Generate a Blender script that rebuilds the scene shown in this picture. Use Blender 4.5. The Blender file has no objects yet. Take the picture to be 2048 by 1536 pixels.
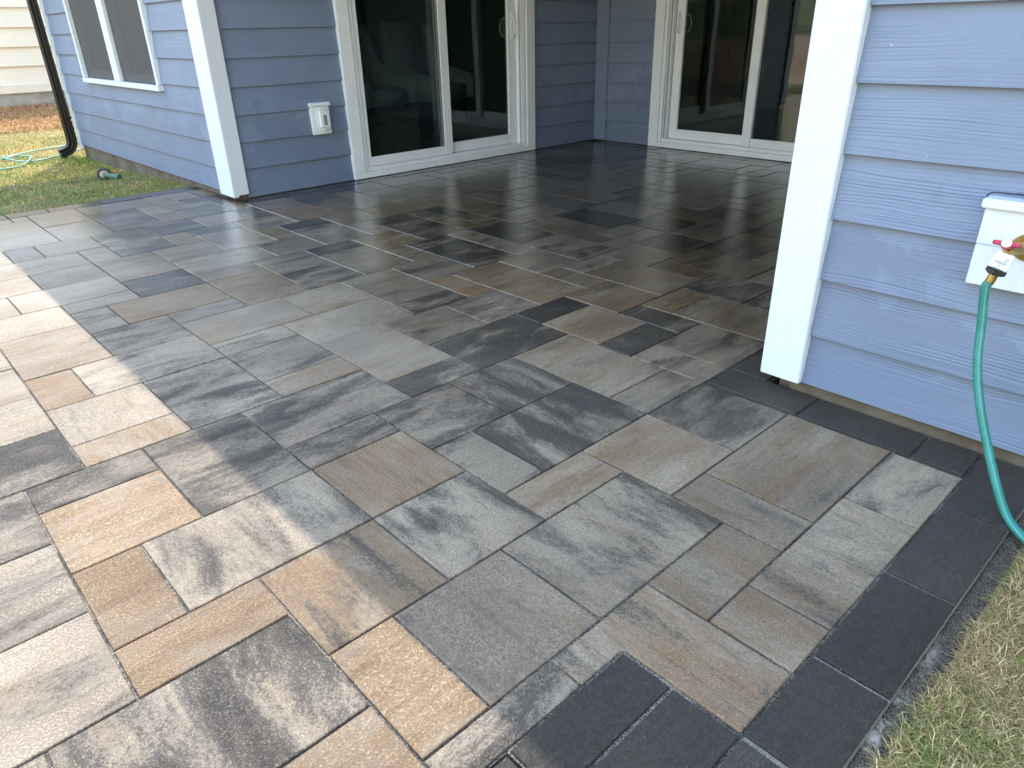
import bpy, bmesh, math, random
import numpy as np
from mathutils import Matrix, Vector, noise as mnoise
random.seed(7); np.random.seed(7)
sc = bpy.context.scene
C = sc.collection

# ------------------------------------------------------------------ camera, sky, sun, exposure
U = 0.1524                    # paving module (6 in)
ASP = 1.0163
cam = bpy.data.cameras.new('camera'); cam_o = bpy.data.objects.new('camera', cam); C.objects.link(cam_o)
RGT = Vector((0.73144, -0.68158, -0.02115)); UPV = Vector((0.32042, 0.31615, 0.89296)); FWD = Vector((0.60193, 0.65992, -0.44964))
CAM = Vector((-0.0971, -0.5309, 1.0926))
FPX = 1418.18
m = Matrix((RGT, UPV, -FWD)).transposed().to_4x4(); m.translation = CAM
cam_o.matrix_world = m
cam.sensor_width = 36.0; cam.lens = FPX / 2048 * 36.0; cam.clip_start = 0.02; cam.clip_end = 400
sc.camera = cam_o

SX, SY = 0.312, 0.527         # the light moves this far in -x and -y for every metre it falls
SUN_DIR = Vector((-SX, -SY, -1)).normalized()
elev = math.asin(-SUN_DIR.z); azim = math.atan2(SX, SY)
w = bpy.data.worlds.new('World'); sc.world = w; w.use_nodes = True
nt = w.node_tree; nt.nodes.clear()
sky = nt.nodes.new('ShaderNodeTexSky'); sky.sky_type = 'NISHITA'; sky.sun_disc = False
sky.sun_elevation = elev; sky.sun_rotation = azim; sky.air_density = 3.0; sky.dust_density = 0.8; sky.ozone_density = 1.3
bg = nt.nodes.new('ShaderNodeBackground'); bg.inputs[1].default_value = 0.15
wo = nt.nodes.new('ShaderNodeOutputWorld')
tint = nt.nodes.new('ShaderNodeMix'); tint.data_type = 'RGBA'; tint.blend_type = 'MULTIPLY'; tint.inputs[0].default_value = 1
tint.inputs[7].default_value = (.98, 1.0, 1.20, 1)      # thick summer haze, kept white rather than yellow
nt.links.new(sky.outputs[0], tint.inputs[6]); nt.links.new(tint.outputs[2], bg.inputs[0]); nt.links.new(bg.outputs[0], wo.inputs[0])
sun = bpy.data.lights.new('sun', 'SUN'); sun.energy = 2.0; sun.angle = math.radians(0.53); sun.color = (.84, .81, .75)
sun_o = bpy.data.objects.new('sun', sun); C.objects.link(sun_o)
sun_o.rotation_euler = SUN_DIR.to_track_quat('-Z', 'Y').to_euler(); sun_o.location = (5, 8, 20)
sc.view_settings.view_transform = 'Standard'; sc.view_settings.look = 'None'
sc.view_settings.exposure = 2.1; sc.view_settings.gamma = 1; sc.view_settings.use_curve_mapping = False
sc.cycles.max_bounces = 8; sc.cycles.glossy_bounces = 4; sc.cycles.transparent_max_bounces = 12

def project(p):
    d = Vector(p) - CAM; z = d.dot(FWD)
    if z < 0.05: return None
    return 1024 + FPX * d.dot(RGT) / z, 768 - FPX * d.dot(UPV) / z

# ------------------------------------------------------------------ helpers
class MB:
    """collects boxes, prisms and tubes; build() links them as ONE mesh object"""
    def __init__(s): s.v = []; s.f = []; s.sm = []
    def add(s, vs, fs, smooth=False):
        n = len(s.v); s.v += [tuple(v) for v in vs]
        for f in fs: s.f.append([i + n for i in f]); s.sm.append(smooth)
        return s
    def hexa(s, p):      # p: 8 points, bottom four then top four, same winding
        return s.add(p, [(3,2,1,0), (4,5,6,7), (0,1,5,4), (1,2,6,5), (2,3,7,6), (3,0,4,7)])
    def box(s, x0, x1, y0, y1, z0, z1, T=None):
        T = T or (lambda a, b, c: (a, b, c))
        return s.hexa([T(x0,y0,z0), T(x1,y0,z0), T(x1,y1,z0), T(x0,y1,z0), T(x0,y0,z1), T(x1,y0,z1), T(x1,y1,z1), T(x0,y1,z1)])
    def prism(s, A, B):  # two matching polygons joined
        n = len(A); q = list(A) + list(B)
        fs = [tuple(range(n))[::-1], tuple(range(n, 2*n))] + [(i, (i+1) % n, n+(i+1) % n, n+i) for i in range(n)]
        return s.add(q, fs)
    def tube(s, pts, r, n=8, cap=True, smooth=True):
        pts = [Vector(p) for p in pts]; k = len(pts)
        rs = r if isinstance(r, (list, tuple)) else [r]*k
        t0 = (pts[1]-pts[0]).normalized(); a = t0.orthogonal().normalized()
        vs = []
        for i, p in enumerate(pts):
            t = (pts[min(i+1, k-1)] - pts[max(i-1, 0)]).normalized()
            a = (a - t*a.dot(t)).normalized(); b = t.cross(a)
            for j in range(n):
                h = 2*math.pi*j/n; vs.append(p + (a*math.cos(h) + b*math.sin(h))*rs[i])
        fs = [(i*n+j, i*n+(j+1) % n, (i+1)*n+(j+1) % n, (i+1)*n+j) for i in range(k-1) for j in range(n)]
        s.add(vs, fs, smooth)
        if cap: s.add(vs[:n], [tuple(range(n))[::-1]]); s.add(vs[-n:], [tuple(range(n))])
        return s
    def build(s, name, mat, parent=None, bevel=0, seg=2):
        me = bpy.data.meshes.new(name); me.from_pydata(s.v, [], s.f)
        me.polygons.foreach_set('use_smooth', s.sm)
        bm = bmesh.new(); bm.from_mesh(me)
        bmesh.ops.recalc_face_normals(bm, faces=bm.faces[:])
        if bevel:
            bmesh.ops.bevel(bm, geom=[e for e in bm.edges if len(e.link_faces) == 2 and e.calc_face_angle(0) > 0.6],
                            offset=bevel, segments=seg, affect='EDGES', clamp_overlap=True)
        bm.to_mesh(me); bm.free()
        if mat: me.materials.append(mat)
        o = bpy.data.objects.new(name, me); C.objects.link(o)
        if parent: o.parent = parent
        return o
def tag(o, label=None, cat=None, group=None, kind=None):
    if label: o['label'] = label
    if cat: o['category'] = cat
    if group: o['group'] = group
    if kind: o['kind'] = kind
    return o
def empty(name, loc=(0,0,0)):
    o = bpy.data.objects.new(name, None); C.objects.link(o); o.location = loc; o.empty_display_size = .1
    return o
def reparent_to(o, root):        # geometry is written in world metres: cancel the root's location
    o.parent = root; o.matrix_parent_inverse = Matrix.Translation(-root.location)
def smoothpath(pts, n=8):        # Catmull-Rom
    P = [Vector(p) for p in pts]; P = [2*P[0]-P[1]] + P + [2*P[-1]-P[-2]]; out = []
    for i in range(1, len(P)-2):
        for k in range(n):
            t = k/n; a, b, c, d = P[i-1:i+3]
            out.append(.5*((2*b) + (c-a)*t + (2*a-5*b+4*c-d)*t*t + (3*b-a-3*c+d)*t**3))
    return out + [P[-2]]

# ------------------------------------------------------------------ materials
class NT:
    def __init__(s, name):
        s.m = bpy.data.materials.new(name); s.m.use_nodes = True; s.t = s.m.node_tree; s.t.nodes.clear()
        s.out = s.t.nodes.new('ShaderNodeOutputMaterial'); s.b = s.n('ShaderNodeBsdfPrincipled')
        s.t.links.new(s.b.outputs[0], s.out.inputs[0])
    def n(s, typ, **kw):
        x = s.t.nodes.new(typ)
        for k, v in kw.items(): setattr(x, k, v)
        return x
    def link(s, a, b): s.t.links.new(a, b)
    def put(s, sock, v):
        if v is None: return
        if hasattr(v, 'is_output'): s.link(v, sock)
        else: sock.default_value = v
    def math(s, op, a, b=None, c=None, clamp=False):
        x = s.n('ShaderNodeMath', operation=op, use_clamp=clamp)
        for i, v in enumerate((a, b, c)): s.put(x.inputs[i], v)
        return x.outputs[0]
    def vmath(s, op, a, b=None):
        x = s.n('ShaderNodeVectorMath', operation=op); s.put(x.inputs[0], a); s.put(x.inputs[1], b); return x.outputs[0]
    def mix(s, f, a, b, typ='MIX'):
        x = s.n('ShaderNodeMix', data_type='RGBA', blend_type=typ); s.put(x.inputs[0], f)
        for i, v in ((6, a), (7, b)):
            s.put(x.inputs[i], (*v, 1) if isinstance(v, tuple) and len(v) == 3 else v)
        return x.outputs[2]
    def fmix(s, f, a, b):
        x = s.n('ShaderNodeMix', data_type='FLOAT'); s.put(x.inputs[0], f); s.put(x.inputs[2], a); s.put(x.inputs[3], b); return x.outputs[0]
    def noise(s, vec, scale, detail=3, rough=.55, dist=0, dim='3D'):
        x = s.n('ShaderNodeTexNoise', noise_dimensions=dim); s.put(x.inputs['Vector'], vec)
        x.inputs['Scale'].default_value = scale; x.inputs['Detail'].default_value = detail
        x.inputs['Roughness'].default_value = rough; x.inputs['Distortion'].default_value = dist
        return x.outputs[0]
    def step(s, v, a, b, lo=0., hi=1.):
        x = s.n('ShaderNodeMapRange', interpolation_type='SMOOTHSTEP'); s.put(x.inputs[0], v)
        s.put(x.inputs[1], a); s.put(x.inputs[2], b); x.inputs[3].default_value = lo; x.inputs[4].default_value = hi; return x.outputs[0]
    def scale(s, vec, sx, sy, sz):
        return s.vmath('MULTIPLY', vec, (sx, sy, sz))
    def pos(s): return s.n('ShaderNodeNewGeometry').outputs['Position']
    def obj(s): return s.n('ShaderNodeTexCoord').outputs['Object']
    def rnd(s): return s.n('ShaderNodeObjectInfo').outputs['Random']
    def bump(s, h, dist, strength=1.0, prev=None):
        x = s.n('ShaderNodeBump'); x.inputs['Strength'].default_value = strength; x.inputs['Distance'].default_value = dist
        s.put(x.inputs['Height'], h)
        if prev is not None: s.link(prev, x.inputs['Normal'])
        return x.outputs[0]
    def set(s, col=None, rough=None, nrm=None, metal=None, spec=None):
        for k, v in (('Base Color', col), ('Roughness', rough), ('Normal', nrm), ('Metallic', metal), ('Specular IOR Level', spec)):
            if v is None: continue
            if isinstance(v, tuple) and len(v) == 3: v = (*v, 1)
            s.put(s.b.inputs[k], v)
        return s.m
def simple(name, col, rough=.5, metal=0, var=.12, nscale=30, bumpd=0, spec=.5):
    t = NT(name); p = t.obj(); f = t.noise(p, nscale, 4, .6)
    c = t.mix(t.step(f, .3, .7), tuple(x*(1-var) for x in col), tuple(min(1, x*(1+var)) for x in col))
    r = t.math('ADD', rough-.06, t.math('MULTIPLY', f, .12))
    nrm = t.bump(t.noise(p, nscale*8, 3), bumpd) if bumpd else None
    return t.set(c, r, nrm, metal, spec)

def wet_mask(t):        # the hose has wetted the covered end of the patio; the open end has dried
    p = t.pos(); s_ = t.n('ShaderNodeSeparateXYZ'); t.link(p, s_.inputs[0])
    a = t.math('MULTIPLY_ADD', t.math('SUBTRACT', s_.outputs[1], 1.55), .42, s_.outputs[0])
    a = t.math('ADD', a, t.math('MULTIPLY', t.math('SUBTRACT', t.noise(p, 2.3, 5, .62), .5), 1.5))
    return t.step(a, .55, 2.35)

def paver_material(name, per_object=True):
    t = NT(name); p = t.obj()
    if per_object:
        oi = t.n('ShaderNodeObjectInfo'); colr = oi.outputs['Color']; rnd = oi.outputs['Random']
    else:
        at = t.n('ShaderNodeAttribute', attribute_name='blend'); colr = at.outputs['Color']; rnd = at.outputs['Alpha']
    sp = t.n('ShaderNodeSeparateColor'); t.link(colr, sp.inputs[0])
    D, T, O = sp.outputs
    sx = t.n('ShaderNodeSeparateXYZ'); t.link(p, sx.inputs[0])
    along = t.fmix(O, sx.outputs[0], sx.outputs[1]); across = t.fmix(O, sx.outputs[1], sx.outputs[0])
    cv = t.n('ShaderNodeCombineXYZ')
    t.put(cv.inputs[0], t.math('MULTIPLY_ADD', rnd, 91., along)); t.put(cv.inputs[1], t.math('MULTIPLY_ADD', rnd, 57., across)); t.put(cv.inputs[2], t.math('MULTIPLY', rnd, 33.))
    q = cv.outputs[0]
    st = t.scale(q, 3.2, 9.5, 4.0)
    fine = t.noise(t.scale(q, .7, 1, 1), 85, 6, .8)
    n1 = t.noise(st, 1.0, 6, .62, .5)
    n2 = t.noise(t.vmath('ADD', st, (13.1, 7.7, 3.3)), 1.0, 6, .6, .4)
    n3 = t.noise(t.vmath('ADD', t.scale(q, 2., 3., 2.), (3.1, 9.7, 1.3)), 1.0, 3, .5)
    ag = t.noise(q, 300, 3, .8)
    grit = t.n('ShaderNodeTexVoronoi', feature='F1'); t.put(grit.inputs['Vector'], q); grit.inputs['Scale'].default_value = 260
    speck = t.math('LESS_THAN', t.math('ADD', grit.outputs['Distance'], t.math('MULTIPLY', ag, .25)), .40)
    gs = t.n('ShaderNodeSeparateColor'); t.link(grit.outputs['Color'], gs.inputs[0])
    speckw = t.math('MULTIPLY', speck, t.math('GREATER_THAN', gs.outputs[0], .86))
    speckd = t.math('MULTIPLY', speck, t.math('LESS_THAN', gs.outputs[0], .12))
    gr = t.step(t.noise(q, 205, 3, .8), .34, .66)
    f5 = t.math('ADD', t.math('MULTIPLY', t.math('SUBTRACT', fine, .5), .45), t.math('MULTIPLY', t.math('SUBTRACT', gr, .5), .24))
    dm = t.math('ADD', n1, f5); tm = t.math('ADD', n2, f5)
    thr = t.math('MULTIPLY_ADD', D, -.47, .745)
    dmask = t.step(t.math('SUBTRACT', dm, thr), -.07, .08)
    thr2 = t.math('MULTIPLY_ADD', T, -.44, .715)
    tmask = t.step(t.math('SUBTRACT', tm, thr2), -.10, .11)
    base = t.mix(t.step(n3, .3, .7), (.285, .220, .162), (.355, .282, .206))
    tan = t.mix(t.step(n1, .35, .65), (.225, .138, .072), (.31, .208, .122))
    dark = t.mix(t.step(t.math('MULTIPLY_ADD', gr, .35, t.math('MULTIPLY', fine, .75)), .38, .72), (.011, .0105, .0115), (.066, .057, .051)); dark = t.mix(t.math('GREATER_THAN', D, 1.), dark, t.mix(t.step(fine, .40, .72), (.0145, .0142, .0148), (.044, .042, .042)))
    strk = t.noise(t.scale(q, 6., 58., 9.), 1.0, 4, .65)
    base = t.mix(t.math('MULTIPLY', t.step(strk, .50, .74), .45), base, (.135, .108, .085))
    tan = t.mix(t.math('MULTIPLY', t.step(strk, .45, .70), .5), tan, (.15, .085, .045))
    c = t.mix(t.math('MULTIPLY', tmask, .85), base, tan)
    c = t.mix(t.math('MULTIPLY', dmask, .88), c, dark)
    isb = t.math('GREATER_THAN', D, 1.); v = t.math('MULTIPLY_ADD', gr, t.fmix(isb, .74, .34), t.fmix(isb, .60, .80)); v = t.math('MULTIPLY', v, t.math('MULTIPLY_ADD', t.step(ag, .3, .7), .3, .87)); v = t.math('MULTIPLY', v, t.math('MULTIPLY_ADD', n3, .5, .74)); v = t.math('MULTIPLY', v, t.math('MULTIPLY_ADD', rnd, .26, .87))
    hv = t.n('ShaderNodeHueSaturation'); t.put(hv.inputs['Value'], v); t.link(c, hv.inputs['Color']); c = hv.outputs[0]
    c = t.mix(t.math('MULTIPLY', speckw, t.math('MULTIPLY_ADD', gs.outputs[1], .34, .0)), c, (.36, .33, .29)); c = t.mix(t.math('MULTIPLY', speckd, .5), c, (.05, .05, .05))
    W = wet_mask(t)
    hw = t.n('ShaderNodeHueSaturation'); hw.inputs['Saturation'].default_value = 1.12; hw.inputs['Value'].default_value = .60; t.link(c, hw.inputs['Color'])
    c = t.mix(W, c, hw.outputs[0])
    sw = t.n('ShaderNodeSeparateXYZ'); t.link(t.pos(), sw.inputs[0]); back_dark = t.step(t.math('MULTIPLY_ADD', t.noise(t.pos(), 1.7, 4, .6), .8, sw.outputs[0]), 2.3, 4.4)  # slab colour gets darker toward the back of the porch
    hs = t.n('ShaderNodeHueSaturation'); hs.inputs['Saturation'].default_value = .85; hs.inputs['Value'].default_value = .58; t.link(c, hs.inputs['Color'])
    c = t.mix(back_dark, c, hs.outputs[0])
    rough = t.fmix(W, t.math('MULTIPLY_ADD', fine, .2, .5), t.math('MULTIPLY_ADD', t.noise(t.pos(), 9, 4, .6), .09, .02))
    bh = t.math('ADD', t.math('MULTIPLY', gr, .7), t.math('MULTIPLY', fine, .5))
    bs = t.math('MULTIPLY_ADD', W, -.90, 1.0)
    x = t.n('ShaderNodeBump'); x.inputs['Distance'].default_value = .0026; t.put(x.inputs['Strength'], bs); t.put(x.inputs['Height'], bh)
    nr = t.bump(t.noise(t.pos(), 7, 2, .5), .0007, .6, x.outputs[0])
    t.set(c, rough, nr, None, t.fmix(W, .22, .8))
    return t.m
M = {}
M['paver'] = paver_material('paver_concrete')
M['paver_far'] = paver_material('paver_concrete_joined', False)

def joint_material():
    t = NT('joint_sand'); p = t.pos(); f = t.noise(p, 260, 3, .7); h = t.step(t.noise(p, 5, 4, .65), .40, .60)
    f2 = t.step(t.noise(p, 420, 2, .7), .42, .62); c = t.mix(f2, (.012, .011, .010), (.12, .10, .08)); c = t.mix(t.math('MULTIPLY', h, t.math('MULTIPLY', f2, .8)), c, (.42, .35, .27)); c = t.mix(wet_mask(t), c, (.018, .016, .015))  # wet joints go near black, with the shadow in the gaps painted in
    sj = t.n('ShaderNodeSeparateXYZ'); t.link(p, sj.inputs[0]); bj = t.math('MULTIPLY', t.step(sj.outputs[1], -.195, -.188, 1., 0.), t.step(sj.outputs[0], .4, .45))
    c = t.mix(t.math('MULTIPLY', bj, t.math('MULTIPLY_ADD', f2, .6, .3)), c, (.30, .26, .215))
    return t.set(c, .9, t.bump(f, .002))
M['joint'] = joint_material()

def siding_material(name, a, b, grain=1.0, splash=1.0):
    t = NT(name); p = t.pos(); r = t.rnd()
    off = t.n('ShaderNodeCombineXYZ'); t.put(off.inputs[0], t.math('MULTIPLY', r, 37.)); t.put(off.inputs[1], t.math('MULTIPLY', r, 61.)); t.put(off.inputs[2], t.math('MULTIPLY', r, 17.))
    q = t.vmath('ADD', p, off.outputs[0])
    sep = t.n('ShaderNodeSeparateXYZ'); t.link(q, sep.inputs[0])
    flow = t.noise(t.scale(q, 1.5, 1.5, 5.0), 1.0, 2, .5)
    ph = t.math('MULTIPLY_ADD', sep.outputs[2], 640., t.math('MULTIPLY', flow, 46.))
    wav = t.math('MULTIPLY_ADD', t.math('SINE', ph), .5, .5)
    off2 = t.n('ShaderNodeCombineXYZ'); t.put(off2.inputs[2], t.math('MULTIPLY', flow, .075))
    lines = t.step(t.noise(t.scale(t.vmath('ADD', q, off2.outputs[0]), 1.1, 1.1, 165.), 1.0, 2, .5), .36, .60)
    wav = t.fmix(.62, wav, lines)
    wav = t.math('POWER', wav, .55)
    amp = t.step(t.noise(t.scale(q, 1.6, 1.6, 9.), 1.0, 2, .5), .3, .62, .12, 1.)
    fib = t.noise(t.scale(q, 18, 18, 420), 1.0, 3, .6)
    h = t.math('ADD', t.math('MULTIPLY', wav, amp), t.math('MULTIPLY', fib, .35))
    blot = t.noise(p, 3.1, 4, .6)
    c = t.mix(t.step(blot, .35, .7), a, b)
    c = t.mix(t.math('MULTIPLY', t.math('SUBTRACT', 1., t.math('MULTIPLY', wav, amp)), .07), c, tuple(x*.55 for x in a))
    sk = t.n('ShaderNodeTexVoronoi'); t.put(sk.inputs['Vector'], p); sk.inputs['Scale'].default_value = 14
    sg = t.n('ShaderNodeSeparateColor'); t.link(sk.outputs['Color'], sg.inputs[0])
    dot = t.math('MULTIPLY', t.math('LESS_THAN', sk.outputs['Distance'], .045), t.math('GREATER_THAN', sg.outputs[1], .86))
    c = t.mix(t.math('MULTIPLY', dot, .6), c, (.5, .52, .55))
    # splashed, still wet patches low on the wall
    z = t.n('ShaderNodeSeparateXYZ'); t.link(p, z.inputs[0])
    wet = t.step(t.math('MULTIPLY_ADD', z.outputs[2], -.55, t.noise(p, 3.6, 4, .55, .3)), .22, .26)
    c = t.mix(t.math('MULTIPLY', wet, .22*splash), c, tuple(x*.45 for x in a))
    ro = t.math('MULTIPLY_ADD', wet, -.06, .5)
    return t.set(c, ro, t.bump(h, .0015*grain, 1.0))
M['siding'] = siding_material('blue_siding_paint', (.172, .226, .342), (.192, .25, .366))
M['blue_trim'] = simple('blue_trim_paint', (.182, .238, .354), .45, var=.05)
M['cream'] = siding_material('cream_siding_paint', (.80, .70, .54), (.84, .74, .58), .25, 0.)
def trim_material():
    t = NT('white_trim_paint'); p = t.pos(); f = t.noise(t.scale(p, 40, 40, 40), 1, 4, .6)
    g = t.noise(p, 160, 3, .6)
    d = t.step(t.noise(p, 2.2, 5, .6), .56, .8)
    c = t.mix(t.step(f, .3, .8), (.63, .69, .77), (.67, .73, .80)); c = t.mix(t.math('MULTIPLY', d, .12), c, (.45, .42, .36))
    return t.set(c, .5, t.bump(g, .0009))
M['trim'] = trim_material()
M['vinyl'] = simple('white_vinyl', (.81, .86, .93), .32, var=.03, nscale=6)
M['vinyl_shade'] = simple('grey_vinyl', (.40, .41, .43), .4, var=.05, nscale=6)
M['black_metal'] = simple('black_downspout_paint', (.006, .0065, .007), .38, var=.3, nscale=20, spec=.3)
M['soffit'] = simple('soffit_paint', (.62, .63, .64), .6, var=.04, nscale=4)
M['roof'] = simple('roof_shingle', (.06, .06, .065), .85, var=.4, nscale=25, bumpd=.003)
M['inside_wall'] = simple('room_wall_paint', (.20, .22, .21), .8, var=.04, nscale=3)
M['inside_floor'] = simple('room_floor_wood', (.13, .10, .08), .45, var=.25, nscale=6)
M['fabric'] = simple('chair_fabric', (.52, .54, .54), .9, var=.1, nscale=60, bumpd=.001)
M['chair_leg'] = simple('chair_leg_wood', (.02, .015, .012), .5)
M['cardboard'] = simple('cardboard', (.13, .09, .055), .85, var=.12, nscale=9)
M['black_cloth'] = simple('black_cover_cloth', (.012, .012, .014), .8)
def concrete_material():
    t = NT('foundation_concrete'); p = t.pos(); f = t.noise(p, 45, 6, .7); s_ = t.noise(p, 4, 5, .6)
    c = t.mix(t.step(s_, .35, .65), (.10, .078, .056), (.185, .155, .12)); c = t.mix(t.math('MULTIPLY', f, .5), c, (.075, .06, .045))
    return t.set(c, .85, t.bump(f, .006))
M['foundation'] = concrete_material()
def hose_material(name, a, b):
    t = NT(name); p = t.obj(); f = t.noise(p, 25, 4, .6)
    c = t.mix(t.step(f, .35, .7), a, b)
    return t.set(c, .38)
M['hose'] = hose_material('green_hose_rubber', (.02, .175, .15), (.032, .225, .195))
M['hose_stripe'] = hose_material('green_hose_stripe', (.06, .30, .265), (.09, .36, .32))
M['hose_pale'] = hose_material('pale_green_hose_rubber', (.16, .34, .26), (.26, .44, .35))
M['brass'] = simple('aged_brass', (.42, .30, .12), .38, 1.0, var=.25, nscale=60)
M['screw'] = simple('steel_screw', (.55, .56, .58), .3, 1.0)
M['red'] = simple('red_enamel', (.42, .012, .045), .28, var=.2, nscale=70)
M['white_plastic'] = simple('white_plastic', (.78, .83, .88), .4, var=.03)
M['grey_window'] = simple('grey_clear_window', (.22, .24, .26), .3, var=.1)
M['black_plastic'] = simple('black_plastic', (.012, .012, .013), .42)
M['ink'] = simple('tag_ink', (.05, .05, .06), .7)
M['caulk'] = simple('dark_blue_caulk', (.02, .024, .04), .4)
M['green_plastic'] = simple('green_plastic', (.06, .15, .11), .5)
M['dark_ring'] = simple('dark_ring_plastic', (.02, .025, .022), .6)
M['pink_lid'] = simple('faded_pink_plastic', (.34, .23, .18), .7, var=.25)
def glass_material(name, tint, refl=.045, mul=1.0):
    t = NT(name); t.t.nodes.remove(t.b)
    tr = t.n('ShaderNodeBsdfTransparent'); tr.inputs[0].default_value = (*tint, 1)
    gl = t.n('ShaderNodeBsdfGlossy'); gl.inputs['Roughness'].default_value = .004; gl.inputs[0].default_value = (.95, .98, 1, 1)
    ge = t.n('ShaderNodeNewGeometry'); dt = t.n('ShaderNodeVectorMath', operation='DOT_PRODUCT')
    t.link(ge.outputs['Normal'], dt.inputs[0]); t.link(ge.outputs['Incoming'], dt.inputs[1])
    om = t.math('SUBTRACT', 1., t.math('ABSOLUTE', dt.outputs['Value']), clamp=True)
    sch = t.math('MULTIPLY_ADD', t.math('POWER', om, 5.), .95, refl)
    nb = t.bump(t.noise(t.pos(), 1.7, 2, .5), .0022, .5); t.link(nb, gl.inputs['Normal'])
    mx = t.n('ShaderNodeMixShader'); t.put(mx.inputs[0], t.math('MULTIPLY', sch, mul, clamp=True)); t.link(tr.outputs[0], mx.inputs[1]); t.link(gl.outputs[0], mx.inputs[2])
    t.link(mx.outputs[0], t.out.inputs[0]); return t.m
M['glass'] = glass_material('door_glass', (.60, .67, .66), .05, 1.1)
def screen_material():
    t = NT('insect_screen_mesh'); t.t.nodes.remove(t.b)
    tr = t.n('ShaderNodeBsdfTransparent'); df = t.n('ShaderNodeBsdfDiffuse'); df.inputs[0].default_value = (.15, .15, .155, 1)
    mx = t.n('ShaderNodeMixShader'); mx.inputs[0].default_value = .52
    t.link(tr.outputs[0], mx.inputs[1]); t.link(df.outputs[0], mx.inputs[2]); t.link(mx.outputs[0], t.out.inputs[0]); return t.m
M['screen'] = screen_material()
def blade_material(name, rough=.6):
    t = NT(name); a = t.n('ShaderNodeAttribute', attribute_name='tint')
    t.set(a.outputs['Color'], rough)
    t.b.inputs['Specular IOR Level'].default_value = .25
    return t.m
M['blade'] = blade_material('grass_blade'); M['straw'] = blade_material('pine_straw_needle', .75)

# ------------------------------------------------------------------ ground
def gz(x, y):
    """lawn height: level with the patio, a shallow dip at the far corner of the house, rising to the neighbour"""
    z = -.022
    if y > 5.4:
        t = min(1, (y-5.4)/2.6); t = t*t*(3-2*t); z -= .085*t
    if y > 8.3:
        t = min(1, (y-8.3)/4.2); z += .33*t*t*(3-2*t)
    if x < -3.2:
        t = min(1, (-3.2-x)/9.); z += .8*t*t*(3-2*t)
    if x < -12:
        t = min(1, (-12-x)/25.); z += 1.6*t*t*(3-2*t)
    return z
PX0 = 4.8*U                                   # front edge of the paved area (out of frame)
def under_patio(x, y):
    return -3.2 < x < 6.2 and -.36 < y < 5.58 and not (x < .4 and y < .1)
def axis(lo, hi, dense_lo, dense_hi, n, m):
    a = list(np.linspace(dense_lo, dense_hi, n))
    lo_ = [dense_lo - (dense_lo-lo)*((i/m)**2.2) for i in range(m, 0, -1)]
    hi_ = [dense_hi + (hi-dense_hi)*((i/m)**2.2) for i in range(1, m+1)]
    return lo_ + a + hi_
xs = axis(-90, 90, -4, 8, 97, 16); ys = axis(-90, 90, -3, 14, 137, 16)
gv = []; gf = []
for j, y in enumerate(ys):
    for i, x in enumerate(xs):
        z = gz(x, y) + .012*mnoise.noise((x*1.3, y*1.3, 0)) if not under_patio(x, y) else -.16
        gv.append((x, y, z))
nx = len(xs)
for j in range(len(ys)-1):
    for i in range(nx-1): gf.append((j*nx+i, j*nx+i+1, (j+1)*nx+i+1, (j+1)*nx+i))
def ground_material():
    t = NT('lawn_soil_and_clay'); p = t.pos(); s_ = t.n('ShaderNodeSeparateXYZ'); t.link(p, s_.inputs[0])
    f = t.noise(p, 55, 4, .7); g = t.noise(p, 2.2, 4, .6); h = t.noise(p, .35, 4, .6)
    lawn = t.mix(t.step(g, .4, .62), (.16, .175, .04), (.32, .25, .10))
    lawn = t.mix(t.math('MULTIPLY', f, .5), lawn, (.06, .05, .025))
    clay = t.mix(t.step(h, .35, .65), (.46, .24, .13), (.54, .34, .21)); clay = t.mix(t.math('MULTIPLY', t.step(f, .5, .8), .5), clay, (.16, .08, .04))
    weeds = t.mix(t.step(t.noise(p, 1.5, 5, .7), .35, .65), (.07, .10, .025), (.22, .20, .08))
    k = t.step(t.math('MULTIPLY_ADD', t.math('SUBTRACT', h, .5), 2.5, s_.outputs[0]), -3.0, -2.6, 1., 0.)
    k2 = t.step(t.math('MULTIPLY_ADD', t.math('SUBTRACT', h, .5), 4., s_.outputs[0]), -10.2, -9.4, 1., 0.)
    c = t.mix(k, lawn, clay); c = t.mix(k2, c, weeds)
    mu = t.step(t.math('MULTIPLY_ADD', t.math('SUBTRACT', g, .5), .6, s_.outputs[1]), 10.25, 10.5)
    mu = t.math('MULTIPLY', mu, t.math('GREATER_THAN', s_.outputs[0], -3.))
    c = t.mix(mu, c, t.mix(f, (.20, .10, .045), (.45, .24, .11)))
    return t.set(c, .9, t.bump(f, .02))
me = bpy.data.meshes.new('ground'); me.from_pydata(gv, [], gf); me.materials.append(ground_material())
go = bpy.data.objects.new('ground', me); C.objects.link(go); tag(go, 'sloping lawn, mulch bed and red clay yard round the house', kind='structure')
for p_ in me.polygons: p_.use_smooth = True

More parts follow.
